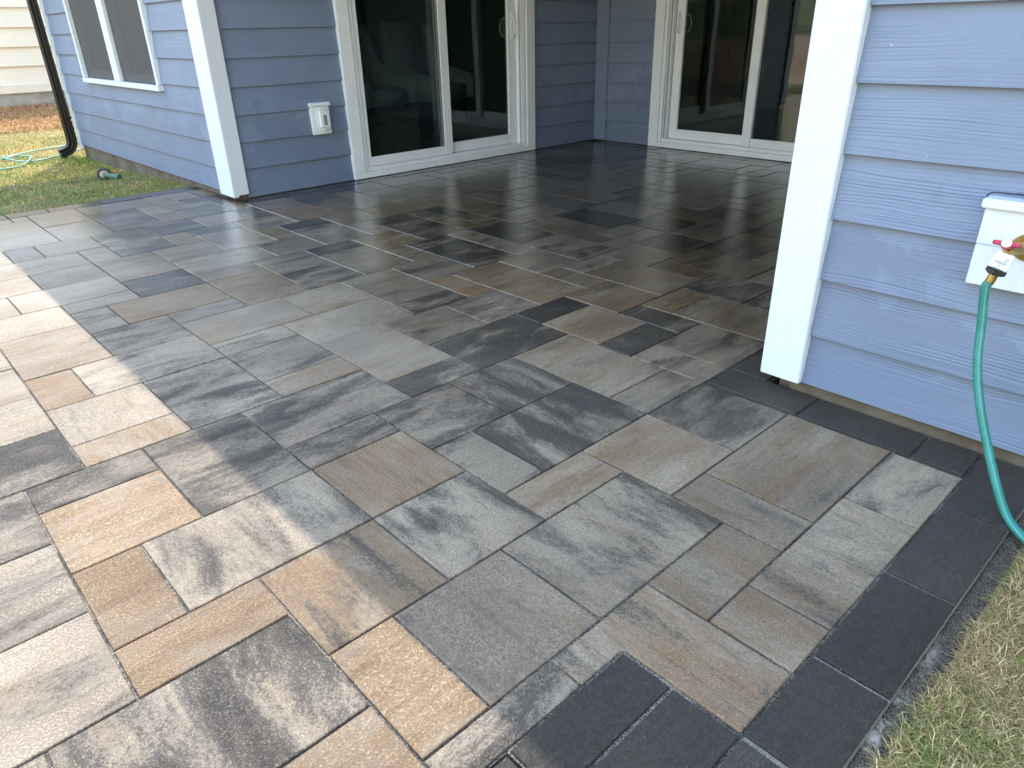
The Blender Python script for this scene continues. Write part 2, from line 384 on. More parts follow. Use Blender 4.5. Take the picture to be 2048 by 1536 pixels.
# ------------------------------------------------------------------ the patio
def WY(y): return (y + .0215*max(0, y-13)) * ASP * U
def WX(x): return x * U
bed = MB()
def poly_slab(mb, pts, z0, z1):
    mb.prism([(WX(x), WY(y), z0) for x, y in pts], [(WX(x), WY(y), z1) for x, y in pts])
BED = [(-9, .46), (2.76, .46), (2.76, -2.15), (13.15, -2.15), (13.15, 3.0), (39.3, 3.0), (39.3, 30.05), (13.15, 30.05), (13.15, 35), (-9, 35)]
poly_slab(bed, BED, -.12, -.0062)
patio = bed.build('patio', M['joint']); tag(patio, 'paved patio of grey, tan and charcoal slabs with a black border, wet under the porch', kind='structure')
PAV = [tuple(float(v) for v in l.split()) for l in """0 2 7 9 0.05 0.75 0
0 1 5 7 0.1 0.8 0
1 4 5 7 0.42 0.08 1
0 2 4 5 0 0.8 0
-3 0 4 6 0.28 0.15 0
-1 2 2 4 0.6 0.05 1
-3 -1 2 4 0.3 0.1 0
2 4 3 5 0.38 0.7 1
2 3 1 3 0.08 0.75 0
3 5 1 3 0.2 0.2 1
4 6 3 5 0.4 0.12 1
5 8 1 3 0.42 0.06 1
6 8 0 1 0.1 0.5 1
6 7 -1.2 0 0.05 0.55 1
7 10 -1.2 0 0.3 0.25 1
8 9 0 2 0.15 0.3 1
9 12 0 2 0.22 0.38 0
10 12 -1.2 0 0.42 0.06 0
2 4 0.46 1 0.45 0.1 0
0 2 0.46 2 0.05 0.6 0
-2 0 0.46 2 0.3 0.2 0
1 3 11 13 0.18 0.12 1
1 3 10 11 0 0.45 1
1 3 15 18 0.06 0.38 0
0 3 18 20 0.05 0.1 0
2 5 20 22 0.05 0.05 0
0 2 20 22 0 0.4 0
3 5 22 24 0.1 0.25 0
0 3 22 24 0 0.5 0
2 5 24 26 0 0.35 0
3 4 26 28 0.3 0 0
0 3 26 28 0.05 0.4 0
4 6 26 28 0 0.1 0
3 5 19 20 0.15 0.1 0
5 7 19 21 0.85 0 0
5 7 21 24 0.25 0.5 0
5 6 24 26 0.05 0.15 0
6 8 24 28 0.55 0 0
5 7 31 34 0 0.2 0
5 7 28 31 0.1 0.05 0
2 5 30 33 0.1 0.1 0
2 5 28 30 0.05 0.05 0
4.35 5 33 34 0.1 0.1 0
2 4.35 33 34 0.1 0.1 0
7 10 32 34 0.15 0.55 0
9 10 30 32 0.05 0.05 0
7 9 28 32 0.5 0.2 0
9 10 28 30 0.2 0.7 0
8 9 24 26 0.05 0.6 0
8 10 26 28 0.7 0 0
9 11 25 26 0.6 0.05 0
9 11 22 25 0.15 0.25 0
11 12 22 24 0.05 0.6 0
7 9 22 24 0.15 0.3 0
7 10 20 22 0.2 0.3 0
7 9 19 20 0.1 0.5 0
7 9 16 19 0.15 0.65 0
9 11 18 20 0.25 0 0
9 11 16 18 0.6 0 0
10 12 20 22 0.3 0 0
11 13 19 20 0.65 0 0
11 13 16 19 0.2 0.15 0
12 14 23 24 0.75 0 0
12 14 20 23 0.5 0.15 0
14 16 22 24 0.05 0.35 0
13 15 24 27 0.3 0.75 0
15 16 24 26 0.3 0.75 0
13 15 27 29 0.3 0.1 0
12 13 26 29 0.6 0 0
11 13 24 26 0.35 0.1 0
5 7 16 17 0.35 0 0
4 7 17 19 0.1 0.8 0
3 4 17 19 0.3 0.1 0
3 5 15 17 0.4 0.1 0
5 8 14 16 0.12 0.3 0
8 10 14 16 0.12 0.35 0
10 12 13 16 0.3 0 0
10 12 12 13 0.65 0.1 0
5 7 13 14 0.4 0.05 0
5 7 11 13 0.3 0.05 0
5 7 10 11 0.1 0.5 0
7 10 12 14 0.05 0.12 0
7 9 9 12 0.08 0.3 0
9 11 10 12 0.38 0.25 0
11 13 10 12 0.5 0 0
12 14 9 10 0.9 0 0
9 12 8 10 0.75 0 0
1 2 13 15 0.05 0.75 0
2 5 13 15 0.3 0.05 0
3 5 10 13 0.45 0.05 0
2 4 7 10 0.55 0.15 0
4 7 8 10 0.5 0 0
4 6 7 8 0.5 0 0
4 6 5 7 0.08 0.7 1
6 8 6 8 0.55 0.1 0
7 10 4 6 0.65 0 1
8 10 6 8 0.6 0.3 1
7 9 8 9 0.75 0.05 0
10 12 5 8 0.18 0.38 0
6 7 4 6 0.35 0 0
10 12 4 5 0.45 0 0
10 12 2 4 0.55 0.05 0
8 10 2 4 0.15 0.38 0
6 8 3 4 0.3 0.5 0
-1 1 12 14 0.05 0.1 0
-2 1 10 12 0.75 0 0
0 2 9 10 0.55 0.05 0
-3 0 8 10 0.55 0.05 0
-3 0 6 8 0.3 0 0
-1 1 14 16 0.1 0.1 0
-1 1 16 18 0.05 0.05 0
12 14 7 9 0.15 0.6 0
12 14 6 7 0.9 0 0
14 15 6 8 0.92 0 0
14 16 8 10 0.25 0.75 0
15 17 7 8 0.1 0.85 0
17 19 6 8 0.55 0.15 0
16 18 8 11 0.1 0.45 0
16 18 11 12 0.4 0 0
15 16 10 12 0.15 0.4 0
15 17 12 14 0.2 0 0
13 15 13 14 0.12 0.6 0
12 13 12 14 0.05 0.8 0
13 15 10 13 0.1 0.65 0
12 14 14 16 0.35 0.05 0
14 16 14 18 0.65 0 0
13 14 16 18 0.2 0.4 0
13 15 18 20 0.05 0.65 0
14 15 20 22 0.2 0.35 0
15 17 21 22 0.75 0 0
15 17 18 21 0.45 0.15 0
17 18 20 22 0.45 0 0
16 18 22 24 0.2 0.65 0
18 19 22 24 0.15 0.75 0
19 21 20 23 0.3 0.7 0
19 21 23 24 0.1 0.2 0
20 21 16 18 0.05 0.2 0
21 22 17 18 0.05 0.2 0
21 23 14 17 0.9 0 0
19 21 14 16 0.3 0.6 0
20 22 13 14 0.1 0.2 0
20 22 12 13 0.1 0.15 0
17 19 12 15 0.5 0.1 0
19 20 12 13 0.3 0.1 0
18 20 10 12 0.2 0.3 0
18 19 8 10 0.35 0.75 0
19 21 9 10 0.3 0.8 0
19 21 7 9 0.3 0.5 0
21 23 8 10 0.7 0 0
15 17 4 7 0.35 0.5 0
17 19 4 6 0.5 0.1 0
13 15 4 6 0.5 0.2 0
12 13 4 6 0.4 0.25 0""".strip().split('\n')]
occ = set()
for p in PAV:
    for a in range(int(math.floor(p[0])), int(math.ceil(p[1]))):
        for b in range(int(math.floor(p[2])), int(math.ceil(p[3]))): occ.add((a, b))
def inside(a, b):       # unit cells that the slabs (not the border) cover
    if 13 <= a < 38 and 4 <= b < 29: return True
    if a == 12 and 4 <= b < 34: return True
    if -9 <= a < 12 and .5 <= b < 34: return not (a < 2 and b < 0)
    return False
rr = random.Random(11)
sizes = [(2,2)]*4 + [(3,2)]*3 + [(2,3)]*2 + [(2,1)]*3 + [(1,2)]*3 + [(3,1)] + [(1,1)]
extra = []
for b in range(0, 34):
    for a in range(-9, 38):
        if (a, b) in occ or not inside(a, b): continue
        opts = sizes[:]; rr.shuffle(opts); opts.append((1, 1))
        for w_, h_ in opts:
            cells = [(a+i, b+j) for i in range(w_) for j in range(h_)]
            if all(c not in occ and inside(*c) for c in cells): break
        occ.update(cells)
        k = rr.random(); d, t_ = ((.05, .15) if k < .22 else (.3, .1) if k < .42 else (.5, .25) if k < .58 else (.8, 0) if k < .76 else (.15, .6) if k < .9 else (.3, .8))
        extra.append((a, a+w_, b, b+h_, d, t_, 0))
paver_mesh = {}
CH = .0017
def slab_geo(hx, hy, ch=CH, th=.05):
    v = [(-hx+ch,-hy+ch,0), (hx-ch,-hy+ch,0), (hx-ch,hy-ch,0), (-hx+ch,hy-ch,0),
         (-hx,-hy,-ch), (hx,-hy,-ch), (hx,hy,-ch), (-hx,hy,-ch),
         (-hx,-hy,-th), (hx,-hy,-th), (hx,hy,-th), (-hx,hy,-th)]
    f = [(0,1,2,3)] + [(4+i, 4+(i+1)%4, (i+1)%4, i) for i in range(4)] + [(8+i, 8+(i+1)%4, 4+(i+1)%4, 4+i) for i in range(4)]
    return v, f
GAP = .0031
far_v, far_f, far_c = [], [], []
def in_view(cx, cy, hx, hy):
    for dx in (-hx, hx):
        for dy in (-hy, hy):
            q = project((cx+dx, cy+dy, 0))
            if q and -30 < q[0] < 2078 and -30 < q[1] < 1566:
                # behind the right-hand wall?
                if cx+dx > 2.05 and (cy+dy) < .470 + (cx+dx-1.965)*.4835: continue
                return True
    return False
def lay(x0, x1, y0, y1, d, t_, o, name='paver', gap=GAP):
    X0, X1, Y0, Y1 = WX(x0)+gap, WX(x1)-gap, WY(y0)+gap, WY(y1)-gap
    cx, cy, hx, hy = (X0+X1)/2, (Y0+Y1)/2, (X1-X0)/2, (Y1-Y0)/2
    cr = random.Random(int(x0*131 + y0*977 + 5e4))
    zz = cr.uniform(-.0010, .0010); tl = (cr.uniform(-.0020, .0020), cr.uniform(-.0020, .0020))
    col = (d, t_, o, 1)
    if not in_view(cx, cy, hx, hy):
        v, f = slab_geo(hx, hy); n = len(far_v)
        far_v.extend((cx+a, cy+b, zz+c) for a, b, c in v); far_f.extend([tuple(i+n for i in q) for q in f]); far_c.extend([(d, t_, o, cr.random())]*len(v)); return
    key = (round(hx, 4), round(hy, 4))
    if key not in paver_mesh:
        me = bpy.data.meshes.new(name); v, f = slab_geo(hx, hy); me.from_pydata(v, [], f); me.materials.append(M['paver']); paver_mesh[key] = me
    ob = bpy.data.objects.new(name, paver_mesh[key]); C.objects.link(ob); ob.parent = patio
    ob.location = (cx, cy, zz); ob.rotation_euler = (tl[0], tl[1], 0); ob.color = col
for p in PAV: lay(*p)
# the slab notched round the charcoal corner: two arms of one piece
lay_special = []
def notched():
    g_ = GAP; X = [WX(4)+g_, WX(4.8)-g_, WX(6)-g_]; Y = [WY(-1.2)+g_, WY(.46)+g_, WY(1)-g_]
    pts = [(X[0], Y[1]), (X[1], Y[1]), (X[1]+2*g_, Y[1]-2*g_), (X[1]+2*g_, Y[0]), (X[2], Y[0]), (X[2], Y[2]), (X[0], Y[2])]
    cx, cy = WX(5), WY(.2); mb = MB(); mb.prism([(x-cx, y-cy, -.05) for x, y in pts], [(x-cx, y-cy, 0) for x, y in pts])
    ob = mb.build('paver', M['paver'], patio, bevel=.003, seg=1); ob.location = (cx, cy, 0); ob.color = (.3, .5, 1, 1)
notched()
for p in extra: lay(*p)
# border of charcoal slabs: right-hand edge, the corner in the foreground, along the house, inside the porch, the far lawn edge
BL = 1.35
def edge(x0, x1, y0, y1): lay(x0, x1, y0, y1, BL, 0, 0, 'border_paver', .0045)
for a, b in ((4.8, 6.45), (6.45, 8.66), (8.66, 10.95), (10.95, 13.1)): edge(a, b, -2.17, -1.2)
for a, b in ((.46, -.3), (-.3, -1.22), (-1.22, -2.17)): edge(2.76, 4.78, b, a)
edge(.6, 2.74, -.5, .44); edge(-1.6, .6, -.5, .44)
for a, b in ((1.86, 3.97), (-.3, 1.86), (-1.18, -.3)): edge(12.06, 13.1, a, b)
x = 13.06
for ln in (2.1, 2.2, 2.2, 2.2, 2.2, 2.2, 2.2, 2.2, 2.2, 2.2, 2.2, 2.1): edge(x, min(x+ln, 38), 3.05, 3.97); x += ln
x = 13.1
for i in range(12):
    ln = (2.2, 1.9, 2.2)[i % 3]; e = min(x+ln, 38)
    if e > x: edge(x, e, 29.03, 29.95)
    x = e
y = 4.0
for i in range(14):
    ln = (2.2, 1.6, 2.2)[i % 3]; e = min(y+ln, 29)
    if e > y: edge(38.03, 38.98, y, e)
    y = e
for a, b in ((-9, -5.), (-5, -1.5), (-1.5, 1.9), (1.9, 4.35), (4.35, 6.0), (6.0, 8.33), (8.33, 10.55), (10.55, 12.9)): edge(a, b, 34.03, 35.05)
y = 29.97
for ln in (2., 2.03): edge(12.05, 13.05, y, y+ln); y += ln
if far_v:
    me = bpy.data.meshes.new('outlying_pavers'); me.from_pydata(far_v, [], far_f); me.materials.append(M['paver_far'])
    at = me.color_attributes.new('blend', 'FLOAT_COLOR', 'POINT'); at.data.foreach_set('color', np.array(far_c, dtype=np.float32).ravel())
    fo = bpy.data.objects.new('outlying_pavers', me); C.objects.link(fo); fo.parent = patio; fo['kind'] = 'stuff'
# concrete haunch and sand beside the charcoal edge
def haunch_material():
    t = NT('haunch_concrete'); p = t.pos(); f = t.noise(p, 330, 3, .75); s_ = t.noise(p, 13, 4, .65); k = t.noise(p, 60, 3, .6)
    f2 = t.step(t.noise(p, 380, 2, .75), .36, .66); c = t.mix(f2, (.022, .019, .017), (.235, .195, .155))
    ss = t.n('ShaderNodeSeparateXYZ'); t.link(p, ss.inputs[0])
    near = t.math('MULTIPLY', t.step(ss.outputs[1], -.360, -.342), t.step(ss.outputs[0], .95, 1.35, 1., 0.))
    c = t.mix(t.math('MULTIPLY', t.math('MULTIPLY', t.step(s_, .50, .62), near), t.step(k, .3, .6)), c, (.55, .48, .40))
    return t.set(c, .95, t.bump(f, .004), None, .1)
M['haunch'] = haunch_material()
hv, hf = [], []
n = 160; prof = ((-.315, -.05), (-.333, -.020), (-.343, -.022), (-.355, -.026), (-.372, -.034), (-.40, -.06), (-.42, -.10))
for i in range(n+1):
    x = .35 + i/n*1.66
    for j, (y, z) in enumerate(prof):
        k = .5 + .5*min(1, max(0, (x-.9)/.8))
        hv.append((x, y*1 - (k*.010)*mnoise.noise((x*17, j*3.1, 0))*(j > 1) - .012*k*(j > 3), z + .006*mnoise.noise((x*40, y*40, 2))))
m_ = len(prof)
for i in range(n):
    for j in range(m_-1): hf.append((i*m_+j, i*m_+j+1, (i+1)*m_+j+1, (i+1)*m_+j))
me = bpy.data.meshes.new('sand_edging'); me.from_pydata(hv, [], hf); me.materials.append(M['haunch']); me.polygons.foreach_set('use_smooth', [True]*len(hf))
ho = bpy.data.objects.new('sand_edging', me); C.objects.link(ho); tag(ho, 'dark sandy concrete edging between black border and dry grass', kind='structure')

# ------------------------------------------------------------------ the house
house = empty('house', (2.0, 2.5, 0)); tag(house, 'blue house with lapped siding, white trim and a recessed porch', 'house')
def hp(o): reparent_to(o, house); return o
FX = 1.985; LY = 4.70; BX = 5.955; RY = .468; TOP = 2.62; COURSE = .1835; ZB = .0225
# local frames: s along the wall, o outward, z up
def T_front(s, o, z): return (FX-o, s, z)          # s = y
def T_left(s, o, z): return (s, LY-o, z)           # s = x, faces -y
def T_back(s, o, z): return (BX-o, s, z)           # s = y, faces -x
def T_right(s, o, z): return (s, RY+o, z)          # s = x, faces +y
def T_gable(s, o, z): return (s, 8.72+o, z)        # s = x, faces +y
def wall(name, T, s0, s1, top, holes=(), mat=None, zlow=.039, z_start=ZB):
    """a backing sheet with its siding boards as children; holes = (s0, s1, z0, z1)"""
    mb = MB()
    cuts = sorted(set([s0, s1] + [h[0] for h in holes] + [h[1] for h in holes]))
    for a, b in zip(cuts, cuts[1:]):
        zs = [min(z_start, zlow)]
        for h in holes:
            if h[0] <= a and b <= h[1]: zs += [h[2], h[3]]
        zs.append(top)
        for k in range(0, len(zs), 2):
            if zs[k+1] > zs[k]+.01: mb.box(a, b, -.14, -.0305, zs[k], zs[k+1], T)
    wo_ = mb.build(name, mat or M['siding']); hp(wo_)
    k = 0
    while True:
        z0 = ZB + k*COURSE; z1 = z0 + COURSE; k += 1
        if z0 > top-.02: break
        if k == 1: z0 = zlow
        z1e = min(z1+.02, top)
        segs = [(s0, s1, z0, z1e)]
        for h in holes:
            if z1 > h[2]+.004 and z0 < h[3]-.004:
                nsg = [(s0, h[0], z0, z1e), (h[1], s1, z0, z1e)]
                if z0 < h[2]-.01: nsg.append((h[0], h[1], z0, h[2]))
                if z1e > h[3]+.01: nsg.append((h[0], h[1], max(z0, h[3]), z1e))
                segs = [q for q in nsg if q[1]-q[0] > .01]
        for a, b, z0, z1e in segs:
            A = [T(a, .0, z0), T(a, -.0195*(z1e-z0)/(COURSE+.02), z1e), T(a, -.0290, z1e), T(a, -.0165, z0)]
            B = [T(b, .0, z0), T(b, -.0195*(z1e-z0)/(COURSE+.02), z1e), T(b, -.0290, z1e), T(b, -.0165, z0)]
            o = MB().prism(A, B).build('siding_board', mat or M['siding']); o.parent = wo_; o.matrix_parent_inverse = wo_.matrix_world.inverted(); 
            o.matrix_parent_inverse = Matrix.Identity(4)
    return wo_
WIN = (5.74, 7.83, .70, 2.15)
D1 = (2.985, 5.045); D2 = (1.925, 3.985); DH = 2.15
wall('front_wall', T_front, -5.0, .354, 2.66)
wall('front_wall', T_front, 4.92, 8.70, 2.66, [WIN])
wall('porch_wall', T_left, 2.082, 5.942, TOP, [(D1[0], D1[1], 0, DH)], zlow=.006)
wall('porch_wall', T_back, .49, 4.552, TOP, [(D2[0], D2[1], 0, DH)], zlow=.006)
wall('porch_wall', T_right, 2.082, 5.93, TOP, zlow=.006)
wall('gable_wall', T_gable, 2.0, 11.0, 2.66)
# solid cores so that no light leaks through corners
hp(MB().box(10.9, 11.0, -4.89, 8.58, -.2, 2.6).build('rear_wall', M['inside_wall']))
hp(MB().box(2.13, 11, -5, -4.9, -.2, 2.6).build('end_wall', M['inside_wall']))
# corner boards
def board(T, s0, s1, z0, z1, o0=-.02, o1=.02, name='corner_board', mat=None, bev=.003):
    return hp(MB().box(s0, s1, o0, o1, z0, z1, T).build(name, mat or M['trim'], bevel=bev))
board(T_front, .354, .490, .038, TOP+.04); board(T_right, 1.9875, 2.082, .038, TOP, -.02, .0215)
board(T_front, 4.677, 4.92, .022, TOP+.04); board(T_left, 1.9875, 2.082, .034, TOP, -.02, .0215)
board(T_front, 8.70, 8.745, -.01, 2.66, -.02, .014)
board(T_back, 4.552, 4.712, .010, TOP, -.02, .012, 'inside_corner_board', M['blue_trim'])
# beam over the porch opening, soffit, ceiling
board(T_front, .49, 4.677, 2.42, 2.66, -.12, .018, 'porch_beam')
hp(MB().box(2.11, 5.98, .40, 4.76, TOP, TOP+.03).build('porch_ceiling', M['soffit']))
n_ = MB()
for i in range(20): n_.box(2.115, 5.935, .50+i*.21, .50+i*.21+.198, TOP-.012, TOP-.002)
hp(n_.build('ceiling_boards', M['soffit'])); bpy.data.objects['ceiling_boards']['kind'] = 'stuff'
hp(MB().box(1.43, FX-.003, -5.2, 8.86, 2.665, 2.69).build('eave_soffit', M['soffit']))
g_ = MB(); g_.prism([(1.425, -5.2, 2.66), (1.345, -5.2, 2.70), (1.325, -5.2, 2.79), (1.44, -5.2, 2.79)], [(1.425, 8.86, 2.66), (1.345, 8.86, 2.70), (1.325, 8.86, 2.79), (1.44, 8.86, 2.79)])
hp(g_.build('gutter', M['black_metal']))
rf = MB(); sl = .5; xr = 6.5
for sgn in (1, -1):
    xe = 1.39 if sgn > 0 else 2*xr-1.39
    A = [(xe, -5.2, 2.72), (xr, -5.2, 2.72+sl*(xr-1.39)), (xr, -5.2, 2.84+sl*(xr-1.39)), (xe, -5.2, 2.84)]
    rf.prism(A, [(a, 8.86, c) for a, b, c in A])
hp(rf.build('roof', M['roof']))
for yy in (8.60, -5.0):
    gb = MB(); gb.prism([(2.0, yy, 2.66), (11, yy, 2.66), (xr, yy, 2.66+sl*4.4)], [(2.0, yy+.1, 2.66), (11, yy+.1, 2.66), (xr, yy+.1, 2.66+sl*4.4)])
    hp(gb.build('gable_end', M['siding']))
# foundation
fd = MB()
fd.box(2.003, 2.13, -5, .40, -.4, .0385); fd.box(2.003, 2.13, 4.75, 8.69, -.4, .036); fd.box(2.0, 11, 8.60, 8.705, -.4, .03)
fd.box(2.03, 6.1, 4.722, 4.86, -.4, .034); fd.box(5.978, 6.1, .4, 4.8, -.4, .034); fd.box(2.03, 6.0, .30, .446, -.4, .034)
hp(fd.build('foundation', M['foundation']))

# sliding glass doors: front panel fixed, back panel slides; drawn left to right, mirrored for the second door
def slider(T, label):
    root = hp(empty('sliding_glass_door')); root['label'] = label
    def add(name, boxes, mat='vinyl', bev=.0025, par=root):
        mb = MB()
        for b in boxes: mb.box(*b, T)
        o = mb.build(name, M[mat], par, bevel=bev); return o
    W = 2.06
    add('door_casing', [(0, .105, -.02, .022, .0515, 2.055)], 'vinyl'); add('door_casing', [(W-.105, W, -.02, .022, .0515, 2.055)], 'vinyl')
    add('door_casing', [(0, W, -.02, .022, 2.057, 2.15)], 'vinyl'); add('door_sill', [(0, W, -.02, .0205, .004, .050)], 'vinyl')
    fr = add('door_frame', [(.107, .142, -.12, .010, .052, 2.055), (W-.142, W-.107, -.12, .010, .052, 2.055), (.144, W-.144, -.12, .006, .052, .083), (.144, W-.144, -.12, .010, 2.02, 2.055)])
    add('track_rib', [(W-.186, W-.176, -.055, -.004, .085, 2.018)], par=fr); add('track_rib', [(W-.160, W-.150, -.055, .004, .085, 2.018)], par=fr)
    # fixed panel in front
    p1 = add('fixed_panel', [(.145, .186, -.036, .0, .086, 2.015), (.958, 1.045, -.036, .0, .086, 2.015), (.188, .956, -.036, -.001, .086, .158), (.188, .956, -.036, -.001, 1.945, 2.015)], bev=.004)
    add('glass_pane', [(.18, .965, -.024, -.018, .15, 1.95)], 'glass', 0, p1)
    p2 = add('sliding_panel', [(.962, 1.040, -.082, -.046, .086, 2.015), (1.780, 1.868, -.082, -.046, .086, 2.015), (1.042, 1.778, -.082, -.047, .086, .172), (1.042, 1.778, -.082, -.047, 1.945, 2.015)], bev=.004)
    add('glass_pane', [(1.035, 1.786, -.070, -.064, .165, 1.95)], 'glass', 0, p2)
    add('sash_seal', [(.944, .957, -.034, -.006, .16, 1.944)], 'grey_window', .001, p1)
    hd = MB(); s_ = 1.832
    hd.tube(smoothpath([T(s_, -.05, 1.185), T(s_-.004, -.022, 1.172), T(s_-.014, .004, 1.14), T(s_-.018, .010, 1.095), T(s_-.014, .004, 1.05), T(s_-.004, -.022, 1.02), T(s_, -.05, 1.008)], 6), .0085, 10)
    hd.box(s_-.014, s_+.014, -.047, -.040, .985, 1.208, T)
    hd.build('door_handle', M['vinyl'], p2)
    hi = MB(); s_ = 1.80
    hi.tube(smoothpath([T(s_, -.085, 1.165), T(s_-.02, -.12, 1.155), T(s_-.03, -.14, 1.09), T(s_-.02, -.12, 1.025), T(s_, -.085, 1.015)], 6), .008, 10)
    hi.build('inside_handle', M['vinyl'], p2)
    return root
slider(lambda s, o, z: (D1[0]+s, LY-o, z), 'white sliding glass door on the left porch wall')
slider(lambda s, o, z: (BX-o, D2[0]+s, z), 'white sliding glass door on the back porch wall')
# window with two screened sashes
wn = hp(empty('window')); wn['label'] = 'twin screened window beside the downspout'
def wadd(name, boxes, mat='trim', bev=.003, par=wn):
    mb = MB()
    for b in boxes: mb.box(*b, T_front)
    return mb.build(name, M[mat], par, bevel=bev)
wadd('window_frame', [(5.74, 5.79, -.02, .022, .742, 2.10), (7.78, 7.83, -.02, .022, .742, 2.10), (5.74, 7.83, -.02, .022, 2.102, 2.15), (6.70, 6.86, -.02, .016, .742, 2.10)])
wadd('window_sill', [(5.74, 7.83, -.02, .03, .70, .740)])
for a, b in ((5.795, 6.695), (6.865, 7.775)):
    sh = wadd('window_sash', [(a, a+.05, -.10, -.03, .745, 2.098), (b-.05, b, -.10, -.03, .745, 2.098), (a+.052, b-.052, -.10, -.03, .745, .81), (a+.052, b-.052, -.10, -.03, 2.04, 2.098), (a+.052, b-.052, -.095, -.05, 1.40, 1.45)], 'vinyl_shade')
    wadd('glass_pane', [(a+.045, b-.045, -.075, -.07, .80, 2.05)], 'glass', 0, sh)
    wadd('insect_screen', [(a+.004, b-.004, -.012, -.010, .744, 2.099)], 'screen', 0, wn)
# rooms behind the glass
im = MB(); im.box(2.14, 6.0, 8.2, 8.3, .0, 2.6); im.box(5.95, 6.05, 4.84, 8.2, 0, 2.6); im.box(2.14, 6.0, 4.85, 8.3, 2.5, 2.6)
im.box(9.9, 10.0, .3, 7, 0, 2.6); im.box(6.1, 10, .2, .3, 0, 2.6); im.box(6.06, 10, 6.9, 7, 0, 2.6); im.box(6.1, 10, .3, 7, 2.5, 2.6)
hp(im.build('room_wall', M['inside_wall']))
fm = MB(); fm.box(2.14, 5.95, 4.84, 8.2, .0, .085); fm.box(6.09, 9.9, .3, 6.9, .0, .085)
hp(fm.build('room_floor', M['inside_floor']))

# outlet cover beside the left door
oc = hp(empty('outlet_cover'))
def oadd(name, boxes, mat='white_plastic', bev=.003, par=oc):
    mb = MB()
    for b in boxes: mb.box(*b, T_left)
    return mb.build(name, M[mat], par, bevel=bev, seg=3)
oadd('mounting_block', [(2.672, 2.826, -.02, .020, .385, .585)]); oadd('drip_cap', [(2.664, 2.834, -.02, .032, .587, .612)])
cv = oadd('bubble_cover', [(2.712, 2.812, .0205, .058, .425, .565)], bev=.014)
oadd('cover_window', [(2.748, 2.778, .0565, .0595, .452, .526)], 'grey_window', .001, cv)
oadd('hinge_tab', [(2.725+i*.017, 2.735+i*.017, .024, .062, .5665, .577) for i in range(4)], bev=.002, par=cv)
oadd('cover_latch', [(2.745, 2.775, .022, .05, .412, .4235)], bev=.002, par=cv)

# spigot on its block, right-hand wall
blk = hp(empty('hose_spigot'))
def badd(name, boxes, mat='trim', bev=.003, par=blk):
    mb = MB()
    for b in boxes: mb.box(*b, T_front)
    return mb.build(name, M[mat], par, bevel=bev)
badd('mounting_block', [(-.235, -.034, -.02, .030, .476, .5783), (-.235, -.034, -.02, .030, .5795, .668)], bev=.0015); badd('drip_cap', [(-.245, -.026, -.02, .042, .670, .693)])
ck = MB(); ck.tube(smoothpath([T_front(-.022, .003, .672), T_front(-.03, .004, .700), T_front(-.08, .003, .703), T_front(-.16, .004, .706), T_front(-.24, .003, .705)], 6), .0018, 6); ck.build('caulk_bead', M['caulk'], blk)
ck = MB(); ck.tube(smoothpath([T_front(-.085, .005, .7055), T_front(-.11, .008, .7065), T_front(-.135, .005, .7075)], 5), [.0015]*5+[.0035]*5+[.0015], 6); ck.build('caulk_bead', M['caulk'], blk)
def disc(T, cs, cz, a, b, o0, o1, n=28):
    A = [T(cs+a*math.cos(2*math.pi*i/n), o0, cz+b*math.sin(2*math.pi*i/n)) for i in range(n)]; B = [T(cs+a*math.cos(2*math.pi*i/n), o1, cz+b*math.sin(2*math.pi*i/n)) for i in range(n)]
    return MB().prism(A, B)
fl = disc(T_front, -.155, .590, .046, .035, .0305, .0345).build('wall_flange', M['brass'], blk, bevel=.001, seg=1)
for s_ in (-.117, -.193):
    disc(T_front, s_, .590, .0075, .0075, .035, .0385, 12).build('flange_screw', M['screw'], fl, bevel=.0008, seg=1)
bd = MB(); SP = Vector((1.868, -.124, .600))
bd.tube([T_front(-.155, .034, .590), T_front(-.14, .075, .596), (SP.x, SP.y, SP.z)], [.015, .014, .014], 14)
bd.build('valve_body', M['brass'], blk)
# handle: cross bar with a round hub facing the viewer
vdir = (CAM-SP).normalized(); hr = vdir.cross(Vector((0,0,1))).normalized()*-1; hu = hr.cross(vdir)*-1
ax = Vector((-.82, .0, .57)).normalized(); e1 = Vector((0, 1, 0)); e1 = (e1 - ax*e1.dot(ax)).normalized(); e2 = ax.cross(e1)
hc = SP + ax*.030
def P3(a, b, c): return tuple(hc + e1*a + e2*b + ax*c)
hb = MB()
for sg in (1, -1):
    A = [P3(sg*.008, -.0055, -.004), P3(sg*.008, .0055, -.004), P3(sg*.008, .0055, .004), P3(sg*.008, -.0055, .004)]
    B = [P3(sg*.029, -.0042, -.004), P3(sg*.029, .0042, -.004), P3(sg*.029, .0042, .005), P3(sg*.029, -.0042, .005)]
    hb.prism(A, B)
n = 20
hb.prism([P3(.0125*math.cos(2*math.pi*i/n), .0125*math.sin(2*math.pi*i/n), -.010) for i in range(n)], [P3(.0125*math.cos(2*math.pi*i/n), .0125*math.sin(2*math.pi*i/n), .0045) for i in range(n)])
ho_ = hb.build('tap_handle', M['red'], blk, bevel=.0012)
MB().prism([P3(.0105*math.cos(2*math.pi*i/n), .0105*math.sin(2*math.pi*i/n), .0046) for i in range(n)], [P3(.0105*math.cos(2*math.pi*i/n), .0105*math.sin(2*math.pi*i/n), .0062) for i in range(n)]).build('handle_badge', M['white_plastic'], ho_)
MB().prism([P3(.003*math.cos(2*math.pi*i/8), .003*math.sin(2*math.pi*i/8), .0063) for i in range(8)], [P3(.003*math.cos(2*math.pi*i/8), .003*math.sin(2*math.pi*i/8), .0092) for i in range(8)]).build('handle_screw', M['screw'], ho_)
MB().tube([tuple(SP), tuple(hc - ax*.008)], .006, 10).build('valve_stem', M['brass'], blk)
